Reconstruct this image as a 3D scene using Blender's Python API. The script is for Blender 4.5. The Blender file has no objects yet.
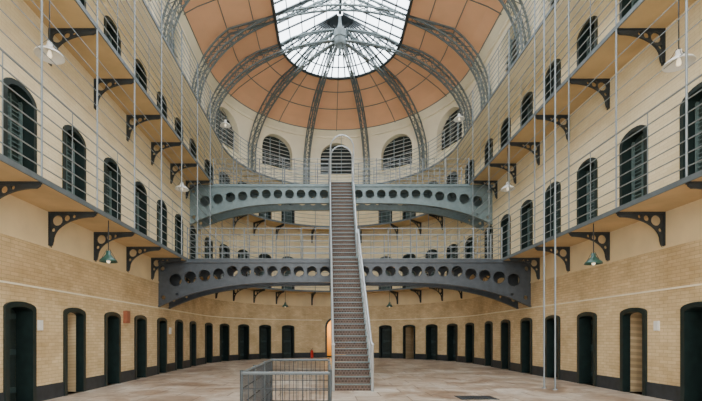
import bpy, math
from mathutils import Vector
from math import sin, cos, pi, radians

# ------------------------------------------------------------------ materials
def new_mat(name):
    m = bpy.data.materials.new(name); m.use_nodes = True
    nt = m.node_tree
    return m, nt, nt.nodes["Principled BSDF"]

def simple(name, col, rough=0.6, metal=0.0, var=0.12, scale=6.0, bump=0.0):
    m, nt, b = new_mat(name)
    tc = nt.nodes.new("ShaderNodeTexCoord")
    n = nt.nodes.new("ShaderNodeTexNoise"); n.inputs["Scale"].default_value = scale
    n.inputs["Detail"].default_value = 5
    nt.links.new(tc.outputs["Object"], n.inputs["Vector"])
    r = nt.nodes.new("ShaderNodeValToRGB")
    r.color_ramp.elements[0].position = 0.3; r.color_ramp.elements[1].position = 0.7
    r.color_ramp.elements[0].color = (*[c*(1-var) for c in col], 1)
    r.color_ramp.elements[1].color = (*[min(1, c*(1+var)) for c in col], 1)
    nt.links.new(n.outputs["Fac"], r.inputs["Fac"])
    nt.links.new(r.outputs["Color"], b.inputs["Base Color"])
    b.inputs["Roughness"].default_value = rough
    b.inputs["Metallic"].default_value = metal
    if bump:
        bp = nt.nodes.new("ShaderNodeBump"); bp.inputs["Strength"].default_value = bump
        nt.links.new(n.outputs["Fac"], bp.inputs["Height"])
        nt.links.new(bp.outputs["Normal"], b.inputs["Normal"])
    return m

def brick(name, c1, c2, mortar, strength=0.35, dark=(0.74, 0.70, 0.62)):
    m, nt, b = new_mat(name)
    uv = nt.nodes.new("ShaderNodeTexCoord")
    br = nt.nodes.new("ShaderNodeTexBrick")
    br.inputs["Scale"].default_value = 1.0
    br.inputs["Brick Width"].default_value = 0.24
    br.inputs["Row Height"].default_value = 0.085
    br.inputs["Mortar Size"].default_value = 0.007
    br.inputs["Mortar Smooth"].default_value = 0.3
    br.inputs["Color1"].default_value = (*c1, 1)
    br.inputs["Color2"].default_value = (*c2, 1)
    br.inputs["Mortar"].default_value = (*mortar, 1)
    nt.links.new(uv.outputs["UV"], br.inputs["Vector"])
    n = nt.nodes.new("ShaderNodeTexNoise"); n.inputs["Scale"].default_value = 0.9
    n.inputs["Detail"].default_value = 8; n.inputs["Roughness"].default_value = 0.65
    nt.links.new(uv.outputs["UV"], n.inputs["Vector"])
    r = nt.nodes.new("ShaderNodeValToRGB")
    r.color_ramp.elements[0].position = 0.32; r.color_ramp.elements[1].position = 0.66
    r.color_ramp.elements[0].color = (*dark, 1)
    r.color_ramp.elements[1].color = (1.0, 1.0, 1.0, 1)
    nt.links.new(n.outputs["Fac"], r.inputs["Fac"])
    mx = nt.nodes.new("ShaderNodeMix"); mx.data_type = 'RGBA'; mx.blend_type = 'MULTIPLY'
    mx.inputs[0].default_value = 1.0
    nt.links.new(br.outputs["Color"], mx.inputs[6]); nt.links.new(r.outputs["Color"], mx.inputs[7])
    nt.links.new(mx.outputs[2], b.inputs["Base Color"])
    b.inputs["Roughness"].default_value = 0.7
    bp = nt.nodes.new("ShaderNodeBump"); bp.inputs["Strength"].default_value = strength
    bp.inputs["Distance"].default_value = 0.01; bp.invert = True
    nt.links.new(br.outputs["Fac"], bp.inputs["Height"])
    nt.links.new(bp.outputs["Normal"], b.inputs["Normal"])
    return m

M_brick0 = brick("ochre_painted_brick", (0.86, 0.69, 0.42), (0.76, 0.58, 0.33), (0.60, 0.45, 0.26), 0.3, (0.66, 0.61, 0.54))
M_brick1 = brick("cream_painted_brick", (0.92, 0.81, 0.56), (0.87, 0.75, 0.49), (0.78, 0.66, 0.43), 0.2, (0.85, 0.82, 0.76))
M_plaster = simple("ochre_plaster", (0.83, 0.68, 0.42), 0.7, 0, 0.08, 1.5)
M_cream = simple("cream_plaster", (0.93, 0.86, 0.66), 0.7, 0, 0.05, 1.0)
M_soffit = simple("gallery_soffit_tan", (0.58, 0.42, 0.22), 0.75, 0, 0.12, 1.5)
M_ceil = simple("terracotta_ceiling_boards", (0.86, 0.49, 0.29), 0.7, 0, 0.07, 0.8)
M_black = simple("black_green_paint", (0.009, 0.020, 0.019), 0.4, 0, 0.3)
M_door0 = simple("dark_door_leaf", (0.018, 0.032, 0.031), 0.5, 0, 0.3)
M_door1 = simple("slate_green_door", (0.036, 0.064, 0.063), 0.5, 0, 0.2)
M_slat = simple("slate_slat", (0.12, 0.18, 0.178), 0.5, 0, 0.1)
M_rod = simple("galvanised_rail", (0.25, 0.29, 0.31), 0.4, 0.3, 0.08)
M_steel = simple("bright_steel_rail", (0.46, 0.50, 0.52), 0.35, 0.4, 0.05)
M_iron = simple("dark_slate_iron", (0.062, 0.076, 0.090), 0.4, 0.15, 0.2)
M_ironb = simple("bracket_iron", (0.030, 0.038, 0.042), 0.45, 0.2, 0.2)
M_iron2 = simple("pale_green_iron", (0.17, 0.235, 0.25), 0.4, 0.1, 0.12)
M_edge = simple("deck_edge_iron", (0.12, 0.145, 0.155), 0.45, 0.1, 0.12)
M_truss = simple("roof_truss_grey", (0.135, 0.165, 0.17), 0.5, 0.1, 0.1)
M_white = simple("white_enamel", (0.8, 0.8, 0.76), 0.3, 0, 0.03)
M_green = simple("green_enamel", (0.03, 0.09, 0.07), 0.3, 0, 0.1)
M_skirt = simple("dark_skirting_paint", (0.024, 0.030, 0.036), 0.5, 0, 0.3)
M_red = simple("red_enamel", (0.6, 0.03, 0.02), 0.3, 0, 0.05)
M_redbrown = simple("oxide_box", (0.3, 0.10, 0.05), 0.5, 0, 0.1)
M_rust = simple("rusty_tread", (0.11, 0.075, 0.058), 0.6, 0.1, 0.45, 14)
M_louv = simple("white_louvre", (0.62, 0.62, 0.58), 0.5, 0, 0.05)
M_stone = simple("pit_stone", (0.2, 0.18, 0.16), 0.8, 0, 0.3)
M_yellow = simple("glow_tinted_passage_wall", (0.85, 0.48, 0.08), 0.6, 0, 0.05)  # warm glow of the lit passage put into the wall colour
M_cell = simple("cell_limewash", (0.55, 0.42, 0.26), 0.8, 0, 0.15, 2)

def riser_mat():
    m, nt, b = new_mat("perforated_riser")
    tc = nt.nodes.new("ShaderNodeTexCoord")
    br = nt.nodes.new("ShaderNodeTexBrick"); br.inputs["Scale"].default_value = 1
    br.inputs["Brick Width"].default_value = 0.09; br.inputs["Row Height"].default_value = 0.07
    br.inputs["Mortar Size"].default_value = 0.010
    mp = nt.nodes.new("ShaderNodeMapping"); mp.inputs["Rotation"].default_value = (pi/2, 0, 0)
    nt.links.new(tc.outputs["Object"], mp.inputs["Vector"]); nt.links.new(mp.outputs["Vector"], br.inputs["Vector"])
    br.inputs["Color1"].default_value = (0.038, 0.025, 0.018, 1); br.inputs["Color2"].default_value = (0.09, 0.052, 0.033, 1)
    br.inputs["Mortar"].default_value = (0.15, 0.11, 0.09, 1)
    nt.links.new(br.outputs["Color"], b.inputs["Base Color"]); b.inputs["Roughness"].default_value = 0.6
    return m
M_riser = riser_mat()

def floor_mat():
    m, nt, b = new_mat("worn_stone_floor")
    tc = nt.nodes.new("ShaderNodeTexCoord")
    n = nt.nodes.new("ShaderNodeTexNoise"); n.inputs["Scale"].default_value = 0.7
    n.inputs["Detail"].default_value = 10; n.inputs["Roughness"].default_value = 0.75
    n.inputs["Distortion"].default_value = 0.8
    nt.links.new(tc.outputs["Object"], n.inputs["Vector"])
    r = nt.nodes.new("ShaderNodeValToRGB")
    e = r.color_ramp.elements
    e[0].position = 0.36; e[0].color = (0.27, 0.19, 0.135, 1)
    e[1].position = 0.62; e[1].color = (0.70, 0.65, 0.57, 1)
    k = e.new(0.44); k.color = (0.41, 0.31, 0.23, 1)
    k = e.new(0.52); k.color = (0.55, 0.46, 0.37, 1)
    nt.links.new(n.outputs["Fac"], r.inputs["Fac"])
    br = nt.nodes.new("ShaderNodeTexBrick"); br.inputs["Scale"].default_value = 1.0
    br.inputs["Brick Width"].default_value = 1.3; br.inputs["Row Height"].default_value = 0.75
    br.inputs["Mortar Size"].default_value = 0.016
    br.inputs["Color1"].default_value = (1, 1, 1, 1); br.inputs["Color2"].default_value = (0.82, 0.79, 0.76, 1)
    br.inputs["Mortar"].default_value = (0.42, 0.37, 0.33, 1)
    nt.links.new(tc.outputs["Object"], br.inputs["Vector"])
    mx = nt.nodes.new("ShaderNodeMix"); mx.data_type = 'RGBA'; mx.blend_type = 'MULTIPLY'
    mx.inputs[0].default_value = 1.0
    nt.links.new(r.outputs["Color"], mx.inputs[6]); nt.links.new(br.outputs["Color"], mx.inputs[7])
    nt.links.new(mx.outputs[2], b.inputs["Base Color"])
    r2 = nt.nodes.new("ShaderNodeMapRange"); r2.inputs["To Min"].default_value = 0.22; r2.inputs["To Max"].default_value = 0.6
    nt.links.new(n.outputs["Fac"], r2.inputs["Value"]); nt.links.new(r2.outputs["Result"], b.inputs["Roughness"])
    return m
M_floor = floor_mat()

def glow(name, col, st):
    m = bpy.data.materials.new(name); m.use_nodes = True
    nt = m.node_tree
    b = nt.nodes["Principled BSDF"]
    b.inputs["Base Color"].default_value = (*col, 1)
    b.inputs["Emission Color"].default_value = (*col, 1)
    b.inputs["Emission Strength"].default_value = st
    return m
M_glass = glow("glowing_skylight_glass", (0.85, 0.935, 1.0), 7.0)  # pane emission stands in for daylight coming through the roof
M_bulb = glow("lamp_bulb", (1.0, 0.85, 0.6), 1.2)

# ------------------------------------------------------------------ mesh builder
class MB:
    def __init__(s): s.v = []; s.f = []; s.m = []; s.uv = []
    def face(s, pts, mat=0, uv=None):
        i = len(s.v); s.v += [tuple(p) for p in pts]
        s.f.append(tuple(range(i, i+len(pts)))); s.m.append(mat)
        s.uv.append(uv if uv else [(0, 0)]*len(pts))
    def hexa(s, a, b, mat=0):
        s.face(a[::-1], mat); s.face(b, mat)
        for i in range(4):
            j = (i+1) % 4
            s.face([a[i], a[j], b[j], b[i]], mat)
    def box(s, x0, x1, y0, y1, z0, z1, mat=0):
        a = [(x0,y0,z0),(x1,y0,z0),(x1,y1,z0),(x0,y1,z0)]
        b = [(x0,y0,z1),(x1,y0,z1),(x1,y1,z1),(x0,y1,z1)]
        s.hexa(a, b, mat)
    def tube(s, pts, r, mat=0, n=5, caps=True):
        pts = [Vector(p) for p in pts]
        rings = []
        for k, p in enumerate(pts):
            if k == 0: d = pts[1]-p
            elif k == len(pts)-1: d = p-pts[k-1]
            else: d = (pts[k+1]-pts[k-1])
            d = d.normalized()
            up = Vector((0,0,1)) if abs(d.z) < 0.9 else Vector((1,0,0))
            a = d.cross(up).normalized(); b = d.cross(a).normalized()
            rings.append([p + r*(cos(2*pi*i/n+pi/4)*a + sin(2*pi*i/n+pi/4)*b) for i in range(n)])
        base = len(s.v)
        for rg in rings: s.v += [tuple(q) for q in rg]
        for k in range(len(pts)-1):
            for i in range(n):
                j = (i+1) % n
                s.f.append((base+k*n+i, base+k*n+j, base+(k+1)*n+j, base+(k+1)*n+i)); s.m.append(mat); s.uv.append([(0,0)]*4)
        if caps:
            s.f.append(tuple(base+i for i in range(n))[::-1]); s.m.append(mat); s.uv.append([(0,0)]*n)
            s.f.append(tuple(base+(len(pts)-1)*n+i for i in range(n))); s.m.append(mat); s.uv.append([(0,0)]*n)
    def lathe(s, prof, c, mat=0, n=20):
        base = len(s.v)
        for r, z in prof:
            for i in range(n):
                s.v.append((c[0]+r*cos(2*pi*i/n), c[1]+r*sin(2*pi*i/n), c[2]+z))
        for k in range(len(prof)-1):
            for i in range(n):
                j = (i+1) % n
                s.f.append((base+k*n+i, base+k*n+j, base+(k+1)*n+j, base+(k+1)*n+i)); s.m.append(mat); s.uv.append([(0,0)]*4)
    def mesh(s, name, mats):
        me = bpy.data.meshes.new(name)
        me.from_pydata(s.v, [], s.f)
        for m in mats: me.materials.append(m)
        me.polygons.foreach_set("material_index", s.m)
        ul = me.uv_layers.new(name="UVMap")
        flat = []
        for u in s.uv:
            for q in u: flat += [q[0], q[1]]
        ul.data.foreach_set("uv", flat)
        me.update()
        return me
    def obj(s, name, mats, smooth=False):
        me = s.mesh(name, mats)
        if smooth: me.polygons.foreach_set("use_smooth", [True]*len(me.polygons))
        o = bpy.data.objects.new(name, me)
        bpy.context.scene.collection.objects.link(o)
        return o

def plate_mesh(name, outline, holes, th, mat, fn):
    cu = bpy.data.curves.new(name, 'CURVE'); cu.dimensions = '2D'; cu.fill_mode = 'BOTH'; cu.extrude = th/2
    for loop in [outline]+holes:
        sp = cu.splines.new('POLY'); sp.points.add(len(loop)-1)
        for i, (a, b) in enumerate(loop): sp.points[i].co = (a, b, 0, 1)
        sp.use_cyclic_u = True
    o = bpy.data.objects.new("tmp", cu); bpy.context.scene.collection.objects.link(o)
    bpy.context.view_layer.update()
    me = bpy.data.meshes.new_from_object(o.evaluated_get(bpy.context.evaluated_depsgraph_get()))
    bpy.data.objects.remove(o); bpy.data.curves.remove(cu)
    V = [fn(*v.co) for v in me.vertices]; F = [tuple(p.vertices) for p in me.polygons]
    bpy.data.meshes.remove(me)
    return V, F

def add_plate(mb, outline, holes, th, mat, fn):
    V, F = plate_mesh("p", outline, holes, th, mat, fn)
    i = len(mb.v); mb.v += [tuple(v) for v in V]
    for f in F:
        mb.f.append(tuple(i+k for k in f)); mb.m.append(mat); mb.uv.append([(0,0)]*len(f))

def circle(cx, cy, r, n=20, ry=None):
    ry = ry or r
    return [(cx+r*cos(2*pi*i/n), cy+ry*sin(2*pi*i/n)) for i in range(n)]

# ------------------------------------------------------------------ horseshoe plan
R = 7.4; YC = 22.0; Y0 = -3.0
L1 = YC-Y0; A = pi*R; L = 2*L1+A
def P(s, z, e=0.0):
    if s <= L1: return (-(R-e), Y0+s, z)
    if s <= L1+A:
        th = (s-L1)/R
        return (-(R-e)*cos(th), YC+(R-e)*sin(th), z)
    return (R-e, YC-(s-L1-A), z)
sL = lambda y: y-Y0
sR = lambda y: L1+A+(YC-y)
sA = lambda a: L1+R*radians(90+a)
def srange(s0, s1, step=0.4):
    pts = [s0]
    for k in (L1, L1+A):
        if s0 < k < s1: pts.append(k)
    pts.append(s1)
    out = [s0]
    for a, b in zip(pts[:-1], pts[1:]):
        if a >= L1-1e-6 and b <= L1+A+1e-6:
            n = max(1, int(math.ceil((b-a)/step)))
            for i in range(1, n+1): out.append(a+(b-a)*i/n)
        else: out.append(b)
    return out

ys = [20.72-1.95*k for k in range(12)]
angs = [-81, -67.5, -54, -40.5, -27, 0, 27, 40.5, 54, 67.5, 81]
door_s = sorted([sL(y) for y in ys]+[sA(a) for a in angs]+[sR(y) for y in ys])
def bounds(cs):
    b = [0.0]
    for p, q in zip(cs[:-1], cs[1:]):
        m = (p+q)/2
        if p < L1 < q: m = L1
        if p < L1+A < q: m = L1+A
        b.append(m)
    b.append(L)
    return b
bnds = bounds(door_s)

def arch_pts(sc, w, zt, rise, n=10):
    return [(sc-w/2*cos(pi*i/n), zt-rise+rise*sin(pi*i/n)) for i in range(n+1)]

def bay(mb, s0, s1, z0, z1, op, depth, mat, mrev):
    if op is None:
        sr = srange(s0, s1)
        for a, b in zip(sr[:-1], sr[1:]):
            mb.face([P(a,z0),P(b,z0),P(b,z1),P(a,z1)], mat, [(a,z0),(b,z0),(b,z1),(a,z1)])
        return
    sc, w, zb, zt, rise = op
    for (p, q) in ((s0, sc-w/2), (sc+w/2, s1)):
        sr = srange(p, q)
        for a, b in zip(sr[:-1], sr[1:]):
            mb.face([P(a,z0),P(b,z0),P(b,z1),P(a,z1)], mat, [(a,z0),(b,z0),(b,z1),(a,z1)])
    ap = arch_pts(sc, w, zt, rise)
    for (a, za), (b, zb2) in zip(ap[:-1], ap[1:]):
        mb.face([P(a,za),P(b,zb2),P(b,z1),P(a,z1)], mat, [(a,za),(b,zb2),(b,z1),(a,z1)])
        if zb > z0+1e-4:
            mb.face([P(a,z0),P(b,z0),P(b,zb),P(a,zb)], mat, [(a,z0),(b,z0),(b,zb),(a,zb)])
    out = [(sc-w/2, zb)]+ap+[(sc+w/2, zb)]
    out2 = out+[out[0]]
    for (a, za), (b, zb2) in zip(out2[:-1], out2[1:]):
        mb.face([P(a,za),P(b,zb2),P(b,zb2,-depth),P(a,za,-depth)], mrev, [(a,za),(b,zb2),(b,zb2+.1),(a,za+.1)])

def panel(mb, sc, w, zb, zt, rise, e, mat):
    ap = arch_pts(sc, w, zt, rise)
    for (a, za), (b, zb2) in zip(ap[:-1], ap[1:]):
        mb.face([P(a,zb,e),P(b,zb,e),P(b,zb2,e),P(a,za,e)], mat)

def frame(mb, sc, w, zb, zt, rise, fw, e0, e1, mat, lin=0.012):
    wi = w-2*lin
    ia = [(sc-wi/2, zb)]+arch_pts(sc, wi, zt-lin, rise)+[(sc+wi/2, zb)]
    oa = [(sc-w/2-fw, zb)]+arch_pts(sc, w+2*fw, zt+fw, rise+fw*0.4)+[(sc+w/2+fw, zb)]
    for i in range(len(ia)-1):
        (a,za),(b,zb2) = ia[i], ia[i+1]; (c,zc_),(d,zd) = oa[i], oa[i+1]
        mb.face([P(a,za,e1),P(b,zb2,e1),P(d,zd,e1),P(c,zc_,e1)], mat)
        mb.face([P(c,zc_,e1),P(d,zd,e1),P(d,zd,0.0),P(c,zc_,0.0)], mat)
        mb.face([P(a,za,e1),P(b,zb2,e1),P(b,zb2,e0),P(a,za,e0)], mat)

F1, F2, F3 = 4.6, 9.0, 11.7
ZT = 15.6
walls = {'left': MB(), 'apse': MB(), 'right': MB()}
def wall_of(s): return walls['left'] if s < L1 else (walls['apse'] if s < L1+A else walls['right'])
dn = 0
openset = set()
openset.add(round(sL(ys[5]), 3))
openset.add(round(sR(ys[5]), 3))
openset.add(round(sA(40.5), 3))
for i, sc in enumerate(door_s):
    s0, s1 = bnds[i], bnds[i+1]
    wmb = wall_of(sc)
    centre = abs(sc-(L1+A/2)) < 0.01
    isopen = round(sc, 3) in openset
    if centre: op = (sc, 1.35, 0.0, 2.75, 0.6)
    else: op = (sc, 0.72, 0.0, 2.17, 0.10)
    bay(wmb, s0, s1, 0.0, 3.65, op, 2.5 if centre else (1.3 if isopen else 0.4), 0, 0)
    bay(wmb, s0, s1, 3.65, F1-0.02, None, 0, 1, 1)
    dn += 1
    d = MB()
    if centre:
        frame(d, *op, 0.12, -0.1, 0.04, 0)
        panel(d, *op, -2.48, 3)
    elif isopen:
        frame(d, *op, 0.10, -0.16, 0.05, 0)
        panel(d, *op, -1.28, 4)
        a = sc-0.33 if sc < L1+A/2 else sc+0.33
        sg = 1 if sc < L1+A/2 else -1
        d.hexa([P(a,0.03,-.18),P(a+sg*.05,0.03,-.18),P(a+sg*.12,0.03,-.86),P(a+sg*.07,0.03,-.86)],
               [P(a,2.08,-.18),P(a+sg*.05,2.08,-.18),P(a+sg*.12,2.08,-.86),P(a+sg*.07,2.08,-.86)], 1)
    else:
        frame(d, *op, 0.10, -0.35, 0.05, 0)
        panel(d, *op, -0.36, 1)
        a, b = sc-0.30, sc+0.30
        for z in (0.25, 1.1, 1.9):
            d.hexa([P(a,z,-.36),P(b,z,-.36),P(b,z,-.30),P(a,z,-.30)], [P(a,z+.12,-.36),P(b,z+.12,-.36),P(b,z+.12,-.30),P(a,z+.12,-.30)], 2)
        d.hexa([P(a+.05,1.05,-.30),P(a+.17,1.05,-.30),P(a+.17,1.05,-.26),P(a+.05,1.05,-.26)], [P(a+.05,1.25,-.30),P(a+.17,1.25,-.30),P(a+.17,1.25,-.26),P(a+.05,1.25,-.26)], 2)
    d.obj("door_%d" % dn, [M_black, M_door0, M_door1, M_yellow, M_cell])
    for (zf, zcl, zt) in ((F1, F2-0.02, 6.92), (F2, F3-0.02, 11.22)):
        op = (sc, 0.80, zf+0.02, zt, 0.24)
        bay(wmb, s0, s1, zf-0.02, zcl, op, 0.3, 2, 2)
        dn += 1
        d = MB()
        frame(d, *op, 0.09, -0.26, 0.04, 0)
        panel(d, *op, -0.27, 1)
        z = zf+0.12
        while z < zt-0.2:
            d.hexa([P(sc-.34,z,-.27),P(sc+.34,z,-.27),P(sc+.34,z-.03,-.22),P(sc-.34,z-.03,-.22)],
                   [P(sc-.34,z+.02,-.27),P(sc+.34,z+.02,-.27),P(sc+.34,z-.01,-.22),P(sc-.34,z-.01,-.22)], 2)
            z += 0.10
        for q in (-0.36, 0.0, 0.33):
            d.hexa([P(sc+q,zf+.02,-.27),P(sc+q+.035,zf+.02,-.27),P(sc+q+.035,zf+.02,-.2),P(sc+q,zf+.02,-.2)],
                   [P(sc+q,zt-.12,-.27),P(sc+q+.035,zt-.12,-.27),P(sc+q+.035,zt-.12,-.2),P(sc+q,zt-.12,-.2)], 2)
        d.obj("door_%d" % dn, [M_black, M_door1, M_slat])

# attic level with lunette windows
arch_y = [20.5-3.9*k for k in range(6)]
lun = sorted([sL(y-1.95) for y in arch_y]+[sA(a) for a in (-66, -33.5, 0, 33.5, 66)]+[sR(y-1.95) for y in arch_y])
lb = bounds(lun)
for i, sc in enumerate(lun):
    s0, s1 = lb[i], lb[i+1]
    wmb = wall_of(sc)
    op = (sc, 2.3, 12.95, 15.2, 1.10)
    bay(wmb, s0, s1, F3-0.02, ZT, op, 0.45, 3, 3)
    d = MB()
    frame(d, *op, 0.10, -0.05, 0.04, 3)
    panel(d, *op, -0.43, 0)
    z = 13.08
    while z < 15.05:
        hw = 1.1
        if z > 14.15: hw = 1.1*math.sqrt(max(0.0, 1-((z-14.15)/1.0)**2))
        if hw > 0.1:
            d.hexa([P(sc-hw,z,-.40),P(sc+hw,z,-.40),P(sc+hw,z-.05,-.30),P(sc-hw,z-.05,-.30)],
                   [P(sc-hw,z+.04,-.40),P(sc+hw,z+.04,-.40),P(sc+hw,z-.01,-.30),P(sc-hw,z-.01,-.30)], 1)
        z += 0.26
    for q in (-0.36, 0.32):
        d.hexa([P(sc+q,13,-.34),P(sc+q+.05,13,-.34),P(sc+q+.05,13,-.25),P(sc+q,13,-.25)],
               [P(sc+q,15.0,-.34),P(sc+q+.05,15.0,-.34),P(sc+q+.05,15.0,-.25),P(sc+q,15.0,-.25)], 2)
    d.obj("window_%d" % (i+1), [M_black, M_louv, M_iron2, M_cream])
for k, mb in walls.items():
    mb.obj("wall_"+k, [M_brick0, M_plaster, M_brick1, M_cream])

def strip_course(name, z0, z1, e, mat, sa, sb, gaps=()):
    mb = MB()
    segs = []; cur = sa
    for g0, g1 in gaps:
        if g0 > cur and g0 < sb: segs.append((cur, g0))
        cur = max(cur, g1) if g1 > sa else cur
    if cur < sb: segs.append((cur, sb))
    for p, q in segs:
        sr = srange(p, q)
        for a, b in zip(sr[:-1], sr[1:]):
            mb.hexa([P(a,z0,0),P(b,z0,0),P(b,z0,e),P(a,z0,e)], [P(a,z1,0),P(b,z1,0),P(b,z1,e),P(a,z1,e)], 0)
    mb.obj(name, [mat])
gaps = []
for sc in door_s:
    hw = 0.8 if abs(sc-(L1+A/2)) < .01 else 0.46
    gaps.append((sc-hw, sc+hw))
for nm, a, b in (("left", 0, L1), ("apse", L1, L1+A), ("right", L1+A, L)):
    g = [x for x in gaps if x[1] > a and x[0] < b]
    strip_course("baseboard_"+nm, 0, 0.36, 0.025, M_skirt, a, b, g)
strip_course("trim_1", 3.62, 3.68, 0.03, M_plaster, 0, L)
strip_course("trim_2", 2.62, 2.66, 0.02, M_cream, 0, L, [(sA(-8), sA(8))])
strip_course("trim_3", 12.75, 12.85, 0.06, M_cream, 0, L)
strip_course("trim_4", 15.5, 15.62, 0.10, M_cream, 0, L)

# ------------------------------------------------------------------ floor with basement stair pit
fx0, fx1, fy0, fy1 = -1.92, -0.68, 5.8, 9.0
mb = MB()
X0, X1, YA, YB = -10.0, 10.0, -3.0, 32.2
for (a, b, c, d_) in ((X0, fx0, YA, YB), (fx1, X1, YA, YB), (fx0, fx1, YA, fy0), (fx0, fx1, fy1, YB)):
    mb.face([(a,c,0),(b,c,0),(b,d_,0),(a,d_,0)], 0)
for q in ([(fx0,fy0),(fx1,fy0)], [(fx1,fy0),(fx1,fy1)], [(fx1,fy1),(fx0,fy1)], [(fx0,fy1),(fx0,fy0)]):
    (a,b),(c,d_) = q
    mb.face([(a,b,0),(c,d_,0),(c,d_,-2.6),(a,b,-2.6)], 1)
mb.face([(fx0,fy0,-2.6),(fx1,fy0,-2.6),(fx1,fy1,-2.6),(fx0,fy1,-2.6)], 1)
mb.obj("floor", [M_floor, M_stone])
mb = MB()
for k in range(12):
    y = fy0+0.25*k
    mb.box(fx0, fx1, y, y+0.25, -2.6, -2.4+(k*0.19), 0)
mb.obj("basement_steps", [M_stone])

mb = MB()
def fence(mb, p, q, h=1.0, m=0):
    p = Vector(p); q = Vector(q); n = max(1, int((q-p).length/0.09))
    for z in (0.12, 0.34, 0.56, 0.78, h): mb.tube([p+Vector((0,0,z)), q+Vector((0,0,z))], 0.024 if z == h else 0.009, m+1 if z == h else m, 6)
    for i in range(n+1):
        t = p.lerp(q, i/n); mb.tube([t+Vector((0,0,0.12)), t+Vector((0,0,h))], 0.008, m, 4)
    k = max(1, int((q-p).length/1.0))
    for i in range(k+1):
        t = p.lerp(q, i/k); mb.tube([t, t+Vector((0,0,h+0.04))], 0.024, m+1, 6)
fence(mb, (fx0,fy0,0), (fx1,fy0,0)); fence(mb, (fx0,fy0,0), (fx0,fy1,0))
fence(mb, (fx0,fy1,0), (fx1,fy1,0)); fence(mb, (fx1,fy0,0), (fx1,fy1,0))
mb.obj("basement_stair_railing", [M_ironb, M_edge])

# ------------------------------------------------------------------ galleries
W = 1.15
mids = [s for s in bnds[1:-1]]
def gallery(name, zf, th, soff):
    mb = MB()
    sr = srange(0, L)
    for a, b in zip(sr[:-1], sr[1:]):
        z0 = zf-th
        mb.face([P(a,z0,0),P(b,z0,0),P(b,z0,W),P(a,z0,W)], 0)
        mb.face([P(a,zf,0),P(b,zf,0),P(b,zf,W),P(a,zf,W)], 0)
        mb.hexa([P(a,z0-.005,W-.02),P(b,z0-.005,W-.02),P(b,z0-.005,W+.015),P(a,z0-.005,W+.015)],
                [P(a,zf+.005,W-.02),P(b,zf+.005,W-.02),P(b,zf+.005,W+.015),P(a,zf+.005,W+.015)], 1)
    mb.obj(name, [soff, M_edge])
def railing(name, zf, zs, posts, ztop, wires=(), half=()):
    mb = MB()
    sr = srange(0, L, 0.5)
    for z in zs:
        mb.tube([P(s, zf+z, W) for s in sr], 0.014 if z < max(zs) else 0.02, 0, 5)
    for z in wires:
        mb.tube([P(s, zf+z, W) for s in sr], 0.009, 0, 4)
    for s in posts:
        mb.tube([P(s, zf, W), P(s, ztop, W)], 0.021, 0, 6)
    for s in half:
        mb.tube([P(s, zf, W), P(s, zf+max(zs), W)], 0.010, 0, 4)
    mb.obj(name, [M_rod])
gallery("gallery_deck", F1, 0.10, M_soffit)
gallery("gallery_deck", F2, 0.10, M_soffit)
gallery("gallery_deck", F3, 0.10, M_cream)
RZ = (0.20, 0.46, 0.72, 0.98, 1.24, 1.50, 1.78)
railing("gallery_railing", F1, RZ, mids, F2-0.10, (2.1, 2.45, 2.8, 3.2, 3.6), door_s)
railing("gallery_railing", F2, RZ, mids, F3-0.10, (2.1, 2.4), door_s)
railing("gallery_railing", F3, (0.2, 0.42, 0.64, 0.86, 1.08, 1.3, 1.52), mids, F3+1.52, (), door_s)

def bracket_mesh():
    mb = MB()
    n = 12
    out = [(0, 0), (1.12, 0), (1.12, -0.07)]
    for i in range(n+1):
        t = i/n*pi/2
        out.append((0.10+0.95*(1-sin(t)), -0.12-0.56*(1-cos(t))))
    out += [(0.07, -0.80), (0, -0.80)]
    add_plate(mb, out, [circle(0.20, -0.20, 0.13, 14), circle(0.43, -0.145, 0.075, 12), circle(0.10, -0.43, 0.05, 10), circle(0.60,-0.105,0.045,10)], 0.05, 0, lambda u, v, w: (u, w, v))
    mb.box(0, 1.13, -0.05, 0.05, -0.03, 0.0)
    mb.box(0, 0.03, -0.05, 0.05, -0.85, 0.0)
    return mb.mesh("gallery_bracket", [M_ironb])
bm_ = bracket_mesh()
for zf in (F1-0.10, F2-0.10):
    for s in mids:
        o = bpy.data.objects.new("gallery_bracket", bm_)
        bpy.context.scene.collection.objects.link(o)
        p = Vector(P(s, zf, 0)); q = Vector(P(s, zf, 1))
        dv = q-p
        o.location = p; o.rotation_euler = (0, 0, math.atan2(dv.y, dv.x))

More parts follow.
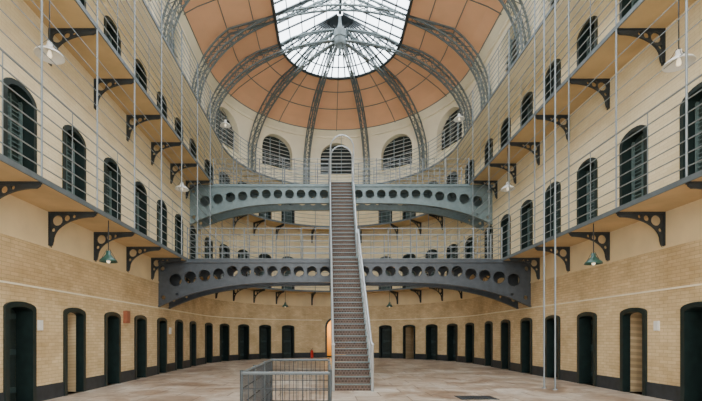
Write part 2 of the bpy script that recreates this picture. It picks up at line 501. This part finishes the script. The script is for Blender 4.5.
# ------------------------------------------------------------------ bridges
def bridge(name, y0, y1, zt, zc, ze, mat, hr, hs, xk):
    mb = MB()
    RB = R-0.01
    out = [(-RB, zt), (RB, zt)]
    lower = []
    n = 20
    def zlow(x):
        t = min(1, max(0, (RB-abs(x))/(RB-xk)))
        return ze+(zc-ze)*(1-(1-t)**3.2)
    for i in range(n+1):
        x = RB-(RB-xk)*i/n
        lower.append((x, zlow(x)))
    out += lower + [(-x, z) for x, z in reversed(lower)]
    holes = []
    x = hs/2
    while x < RB-0.5:
        zb_ = zlow(x)+0.10; ztp = zt-0.10
        r = min(hr*(1+0.30*(x/RB)**3), (ztp-zb_)/2-0.03)
        zcen = (ztp+zb_)/2 if x > 4.5 else (ztp+zc+0.10)/2
        holes.append(circle(x, zcen, r, 20)); holes.append(circle(-x, zcen, r, 20))
        x += hs*(1+0.22*(x/RB)**3)
    for x, z, r in ((RB-0.17, zt-0.28, 0.09), (RB-0.20, ze+0.33, 0.09), (RB-0.75, zlow(RB-0.75)+0.13, 0.06)):
        holes.append(circle(x, z, r, 14)); holes.append(circle(-x, z, r, 14))
    for y in (y0, y1):
        add_plate(mb, out, holes, 0.06, 0, lambda u, v, w, y=y: (u, y+w, v))
        for hpts in holes:
            cx = sum(p[0] for p in hpts)/len(hpts); cz = sum(p[1] for p in hpts)/len(hpts)
            rr = [(cx+(p[0]-cx)*1.08, y-0.035, cz+(p[1]-cz)*1.08) for p in hpts]
            mb.tube(rr+[rr[0]], 0.020, 0, 4, False)
        mb.box(-RB, RB, y-0.09, y+0.09, zt-0.06, zt+0.03, 0)
        full = [(-a, b) for a, b in lower][:] + [(a, b) for a, b in reversed(lower)]
        for (a, b), (c, d_) in zip(full[:-1], full[1:]):
            mb.hexa([(a,y-.08,b-.05),(c,y-.08,d_-.05),(c,y+.08,d_-.05),(a,y+.08,b-.05)],
                    [(a,y-.08,b),(c,y-.08,d_),(c,y+.08,d_),(a,y+.08,b)], 0)
    mb.box(-RB, RB, y0, y1, zt, zt+0.1, 0)
    for k in range(-6, 7):
        mb.box(k*1.15-0.04, k*1.15+0.04, y0, y1, zt-0.2, zt, 0)
    zf = zt+0.1
    for y in (y0, y1):
        for sgn in (-1, 1):
            for z in (0.22, 0.47, 0.72, 0.97, 1.22):
                mb.tube([(sgn*0.6, y, zf+z), (sgn*(R-W), y, zf+z)], 0.015, 1, 5)
            x = 0.6; k = 0
            while x < R-W+0.01:
                mb.tube([(sgn*x, y, zf), (sgn*x, y, zf+1.25)], 0.024 if k % 2 == 0 else 0.014, 1, 5); x += 0.565; k += 1
    mb.obj(name, [mat, M_rod])
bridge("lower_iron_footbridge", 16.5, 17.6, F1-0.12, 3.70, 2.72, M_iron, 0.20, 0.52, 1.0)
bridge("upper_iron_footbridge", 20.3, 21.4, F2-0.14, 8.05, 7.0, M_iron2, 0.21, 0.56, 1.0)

# ------------------------------------------------------------------ staircase
mb = MB()
HW = 0.54
def flight(y0, z0, y1, z1, n):
    dy = (y1-y0)/n; dz = (z1-z0)/n
    for i in range(n):
        y = y0+i*dy; z = z0+(i+1)*dz
        mb.box(-HW, HW, y, y+dy+0.03, z-0.03, z-0.008, 0)
        mb.box(-HW, HW, y+0.012, y+0.02, z-dz, z-0.03, 3)
        mb.box(-HW, HW, y-0.02, y+0.01, z-0.024, z+0.002, 2)
    for sx in (-1, 1):
        x0, x1 = (sx*HW-0.03, sx*HW+0.03)
        mb.hexa([(x0,y0-.1,z0),(x1,y0-.1,z0),(x1,y0+.32,z0),(x0,y0+.32,z0)],
                [(x0,y1-.1,z1+.12),(x1,y1-.1,z1+.12),(x1,y1+.1,z1-.2),(x0,y1+.1,z1-.2)], 2)
        for h in (0.32, 0.55, 0.78, 1.05):
            mb.tube([(sx*HW, y0, z0+h+.1), (sx*HW, y1, z1+h+.1)], 0.030 if h > 1 else 0.015, 1, 6)
        for k in range(0, n+1, 2):
            mb.tube([(sx*HW, y0+k*dy, z0+k*dz), (sx*HW, y0+k*dy, z0+k*dz+1.15)], 0.018, 1, 6)
flight(11.5, 0.0, 16.5, F1, 24)
flight(17.1, F1, 20.3, F2, 22)
for y in (19.2, 20.3):
    zb = F2 if y > 20 else F1+(19.2-17.1)/3.2*(F2-F1)
    pts = [(-HW, y, zb), (-HW, y, 10.2)]+[(-HW*cos(t*pi/10), y, 10.2+0.62*sin(t*pi/10)) for t in range(1, 10)]+[(HW, y, 10.2), (HW, y, zb)]
    mb.tube(pts, 0.03, 1, 6)
for sx in (-1, 1):
    for z in (9.6, 9.9, 10.2):
        mb.tube([(sx*HW, 19.2, z), (sx*HW, 20.3, z)], 0.016, 1, 5)
    for y in (19.5, 19.9): mb.tube([(sx*HW, y, 9.2), (sx*HW, y, 10.2)], 0.016, 1, 5)
mb.tube([(0, 19.2, 10.82), (0, 20.3, 10.82)], 0.02, 1, 5)
for sx in (-1, 1):
    mb.tube([(sx*HW, 11.45, 0), (sx*HW, 11.45, 1.25)], 0.04, 1, 8)
    mb.lathe([(0.001,0.10),(0.045,0.06),(0.055,0.03),(0.045,0.0),(0.0,-0.02)], (sx*HW, 11.45, 1.25), 1, 10)
mb.obj("iron_staircase", [M_rust, M_steel, M_iron2, M_riser])

# ------------------------------------------------------------------ roof
EG = 4.15
def zc(e):
    pts = [(0, 15.6), (0.35, 15.95), (0.9, 16.25), (1.8, 16.6), (3.0, 16.95), (EG, 17.25), (7.4, 18.7)]
    for (a, b), (c, d_) in zip(pts[:-1], pts[1:]):
        if e <= c: return b+(d_-b)*(e-a)/(c-a)
    return 18.7
def roof_s(s, e):
    x, y, z = P(s, zc(e), e); return (x, y, z)
mb = MB()
es = [0, 0.35, 0.9, 1.8, 3.0, EG]
sr = srange(0, L, 0.45)
for a, b in zip(sr[:-1], sr[1:]):
    for e0, e1 in zip(es[:-1], es[1:]):
        mb.face([roof_s(a,e0), roof_s(b,e0), roof_s(b,e1), roof_s(a,e1)], 1 if e0 < 0.3 else 0)
mb.obj("ceiling", [M_ceil, M_cream])
mb = MB()
for a, b in zip(sr[:-1], sr[1:]):
    mb.face([roof_s(a,EG), roof_s(b,EG), roof_s(b,7.39), roof_s(a,7.39)], 0)
mb.obj("skylight_glazing", [M_glass])
mb = MB()
def rline(s, e0, e1, r, dz=-0.04, m=0):
    ee = [e0]+[x for x in es if e0 < x < e1]+[e1]
    mb.tube([(lambda q: (q[0], q[1], q[2]+dz))(roof_s(s, e)) for e in ee], r, m, 4)
s = 0.3
bar_s = []
while s < L1: bar_s.append(s); s += 0.62
for k in range(1, 24): bar_s.append(L1+A*k/24)
s = L1+A+0.1
while s < L: bar_s.append(s); s += 0.62
for s in bar_s: rline(s, EG, 7.25, 0.046)
for e in (4.75, 5.4, 6.05, 6.7):
    mb.tube([(lambda q: (q[0], q[1], q[2]-.05))(roof_s(s, e)) for s in srange(0, L, .6)], 0.034, 0, 4)
mb.tube([(lambda q: (q[0], q[1], q[2]-.06))(roof_s(s, EG)) for s in srange(0, L, .45)], 0.08, 0, 6)
mb.tube([(0, Y0, 18.62), (0, YC, 18.62)], 0.09, 0, 6)
mb.obj("skylight_glazing_bars", [M_ironb])
mb = MB()
for e in (0.35, 1.8, 3.1):
    mb.tube([(lambda q: (q[0], q[1], q[2]-.01))(roof_s(s, e)) for s in srange(0, L, .45)], 0.024, 0, 4)
seam = [sA(a) for a in (-66, -33.5, 0, 33.5, 66)]
for y in arch_y: seam += [sL(y-1.95), sR(y-1.95)]
for s in seam: rline(s, 0.3, EG, 0.024, -0.01)
mb.obj("ceiling_seams", [M_truss])

# lattice trusses
def truss(mb, Q, emax, ztop, n=15, lat=0.17, taper=0.0):
    inn = [(0.38, F3+0.0), (0.38, 12.4)]
    outr = [(0.08, F3+0.0), (0.08, 12.4)]
    lt = [lat, lat]
    a = emax-0.38; b = ztop-13.0
    for i in range(n+1):
        ph = pi/2*i/n
        e = emax-a*cos(ph); z = 13.0+b*sin(ph)
        nx, nz = cos(ph)/a, sin(ph)/b
        l = math.hypot(nx, nz); nx /= l; nz /= l
        d = 0.30+0.28*min(1, i/n*1.6)
        eo = max(0.08, e-d*nx); zo = z+d*nz
        zo = min(zo, zc(eo)-0.06)
        inn.append((e, z)); outr.append((eo, zo)); lt.append(lat*(1-taper*(e-0.38)/a))
    for sg in (-1, 1):
        mb.tube([Q(e, z, sg*l) for (e, z), l in zip(inn, lt)], 0.048, 0, 4)
        mb.tube([Q(e, z, sg*l) for (e, z), l in zip(outr, lt)], 0.048, 0, 4)
        for i in range(len(inn)-1):
            mb.tube([Q(*inn[i], sg*lt[i]), Q(*outr[i+1], sg*lt[i+1])], 0.017, 0, 4, False)
            mb.tube([Q(*outr[i], sg*lt[i]), Q(*inn[i+1], sg*lt[i+1])], 0.017, 0, 4, False)
    for i in range(len(inn)-1):
        if lt[i] < 0.07: continue
        mb.tube([Q(*inn[i], -lt[i]), Q(*inn[i+1], lt[i+1])], 0.017, 0, 4, False)
        mb.tube([Q(*inn[i], lt[i]), Q(*inn[i+1], -lt[i+1])], 0.017, 0, 4, False)
        mb.tube([Q(*inn[i+1], lt[i+1]), Q(*inn[i+1], -lt[i+1])], 0.02, 0, 4, False)
for y in arch_y:
    mb = MB()
    for sg in (-1, 1):
        truss(mb, lambda e, z, l, sg=sg, y=y: (sg*(R-e), y+l, z), R, 17.75)
    mb.obj("roof_arch_truss", [M_truss])
mb = MB()
for a in (-83, -50, -17, 17, 50, 83):
    ca, sa_ = cos(radians(a)), sin(radians(a))
    truss(mb, lambda e, z, l, ca=ca, sa_=sa_: ((R-e)*sa_+l*ca, YC+(R-e)*ca-l*sa_, z), R-0.3, 17.2, 15, 0.17, 0.75)
mb.lathe([(0.001,-0.75),(0.05,-0.7),(0.09,-0.6),(0.05,-0.5),(0.12,-0.35),(0.26,-0.22),(0.30,-0.1),(0.30,0.1),(0.34,0.15),(0.34,0.5),(0.2,0.6),(0.1,0.9),(0.06,1.3)], (0, YC, 17.15), 0, 16)
mb.obj("apse_rib_truss", [M_truss])

# ------------------------------------------------------------------ lamps
def lamp(x, y, z, ztop, mat, r=0.24):
    mb = MB()
    mb.tube([(x, y, z+0.16), (x, y, ztop)], 0.012, 1, 6)
    prof = [(0.02,0.26),(0.05,0.25),(0.06,0.16),(0.09,0.13),(r*0.6,0.08),(r*0.9,0.02),(r,-0.03),(r-0.01,-0.03),(r*0.88,0.01),(r*0.58,0.06),(0.07,0.10)]
    mb.lathe(prof, (x, y, z), 0, 24)
    mb.lathe([(0.001,-0.07),(0.035,-0.05),(0.045,-0.02),(0.04,0.02),(0.025,0.08),(0.001,0.1)], (x, y, z), 2, 12)
    for k in range(3):
        t = k*2*pi/3
        mb.tube([(x+.03*cos(t), y+.03*sin(t), z+0.30), (x+r*.8*cos(t), y+r*.8*sin(t), z+0.05)], 0.006, 1, 4)
    mb.obj("enamel_pendant_lamp", [mat, M_ironb, M_bulb], True)
for x, y, z, zt, m in (
    (-6.4, 8.5, 7.28, F2-.10, M_white), (6.4, 8.4, 7.05, F2-.10, M_white),
    (-6.4, 16.3, 7.3, F2-.10, M_white), (6.4, 16.3, 7.3, F2-.10, M_white),
    (-6.35, 10.7, 3.46, F1-.10, M_green), (6.35, 11.0, 3.46, F1-.10, M_green),
    (-6.35, 18.6, 3.46, F1-.10, M_green), (6.35, 18.6, 3.46, F1-.10, M_green),
    (-3.4, 27.1, 3.46, F1-.10, M_green), (3.4, 27.1, 3.46, F1-.10, M_green)):
    lamp(x, y, z, zt, m, 0.27 if m is M_white else 0.22)
for sx, y in ((-1, 21.3), (1, 20.7), (-1, 13.0), (1, 13.0)):
    mb = MB()
    x = sx*5.9
    mb.tube([(sx*(R-W), y, F3+0.3), (sx*(R-W-.1), y, F3+1.2), (sx*6.05, y, F3+1.45), (x, y, F3+1.2), (x, y, F3+0.85)], 0.014, 1, 6)
    r = 0.27
    mb.lathe([(0.02,0.26),(0.05,0.25),(0.06,0.16),(0.09,0.13),(r*0.6,0.08),(r*0.9,0.02),(r,-0.03),(r-0.01,-0.03),(r*0.58,0.06),(0.07,0.10)], (x, y, F3+0.65), 0, 24)
    mb.lathe([(0.001,-0.09),(0.05,-0.03),(0.04,0.02),(0.001,0.1)], (x, y, F3+0.65), 2, 12)
    mb.obj("enamel_pendant_lamp", [M_white, M_ironb, M_bulb], True)

# ------------------------------------------------------------------ small things
for (x, y) in ((5.62, 12.1), (5.75, 11.75)):
    mb = MB(); mb.tube([(x, y, 0), (x, y, 16.2)], 0.024, 0, 8)
    mb.lathe([(0.001,0.03),(0.06,0.025),(0.07,0.0)], (x, y, 0), 0, 12)
    mb.obj("support_pole", [M_rod])
def wallbox(name, s, z, w, h, d, mat):
    mb = MB()
    mb.hexa([P(s-w/2,z,0),P(s+w/2,z,0),P(s+w/2,z,d),P(s-w/2,z,d)], [P(s-w/2,z+h,0),P(s+w/2,z+h,0),P(s+w/2,z+h,d),P(s-w/2,z+h,d)], 0)
    mb.hexa([P(s-w/2+.02,z+.02,d),P(s+w/2-.02,z+.02,d),P(s+w/2-.02,z+.02,d+.012),P(s-w/2+.02,z+.02,d+.012)],
            [P(s-w/2+.02,z+h-.02,d),P(s+w/2-.02,z+h-.02,d),P(s+w/2-.02,z+h-.02,d+.012),P(s-w/2+.02,z+h-.02,d+.012)], 0)
    mb.obj(name, [mat])
wallbox("wall_notice", sL(9.65), 1.65, 0.16, 0.24, 0.03, M_white)
wallbox("electrical_box", sL(13.75), 1.95, 0.24, 0.40, 0.12, M_redbrown)
wallbox("wall_notice", sR(10.2), 1.65, 0.16, 0.24, 0.03, M_white)
wallbox("wall_notice", sL(17.7), 1.6, 0.2, 0.28, 0.03, M_white)
mb = MB()
c = (-1.7, 28.3, 0)
mb.lathe([(0.001,0.0),(0.09,0.0),(0.095,0.03),(0.095,0.45),(0.07,0.53),(0.03,0.56),(0.03,0.6),(0.001,0.6)], c, 0, 16)
mb.tube([(c[0], c[1], 0.6), (c[0], c[1]-0.05, 0.66), (c[0]+0.1, c[1]-0.05, 0.64)], 0.014, 1, 6)
mb.tube([(c[0], c[1]-.03, 0.6), (c[0]-.11, c[1]-.05, 0.55), (c[0]-.12, c[1]-.05, 0.25)], 0.012, 1, 6)
mb.obj("fire_extinguisher", [M_red, M_black])
mb = MB()
mb.box(2.5, 3.4, 9.9, 10.5, 0.0, 0.012, 0)
for k in range(12): mb.box(2.54+k*0.07, 2.57+k*0.07, 9.94, 10.46, 0.012, 0.02, 1)
mb.obj("floor_drain_grate", [M_ironb, M_iron])

# ------------------------------------------------------------------ lights / world
w = bpy.data.worlds.new("open_end_fill"); bpy.context.scene.world = w; w.use_nodes = True  # added fill light, entering through the hall's open near end
bg = w.node_tree.nodes["Background"]
bg.inputs["Color"].default_value = (1.0, 0.98, 0.95, 1); bg.inputs["Strength"].default_value = 4.2
ld = bpy.data.lights.new("passage_lamp", 'POINT'); ld.energy = 110; ld.color = (1, 0.72, 0.3); ld.shadow_soft_size = 0.15
lo = bpy.data.objects.new("passage_lamp", ld); lo.location = (0, YC+R+1.3, 2.2); bpy.context.scene.collection.objects.link(lo)

# ------------------------------------------------------------------ camera
cd = bpy.data.cameras.new("camera"); cam = bpy.data.objects.new("camera", cd)
bpy.context.scene.collection.objects.link(cam)
cam.location = (-0.74, 0, 1.52); cam.rotation_euler = (pi/2, 0, 0)
cd.sensor_width = 36; cd.lens = 36*415/702
cd.shift_x = (351-326)/702; cd.shift_y = (336-200.5)/702
cd.clip_end = 200
bpy.context.scene.camera = cam
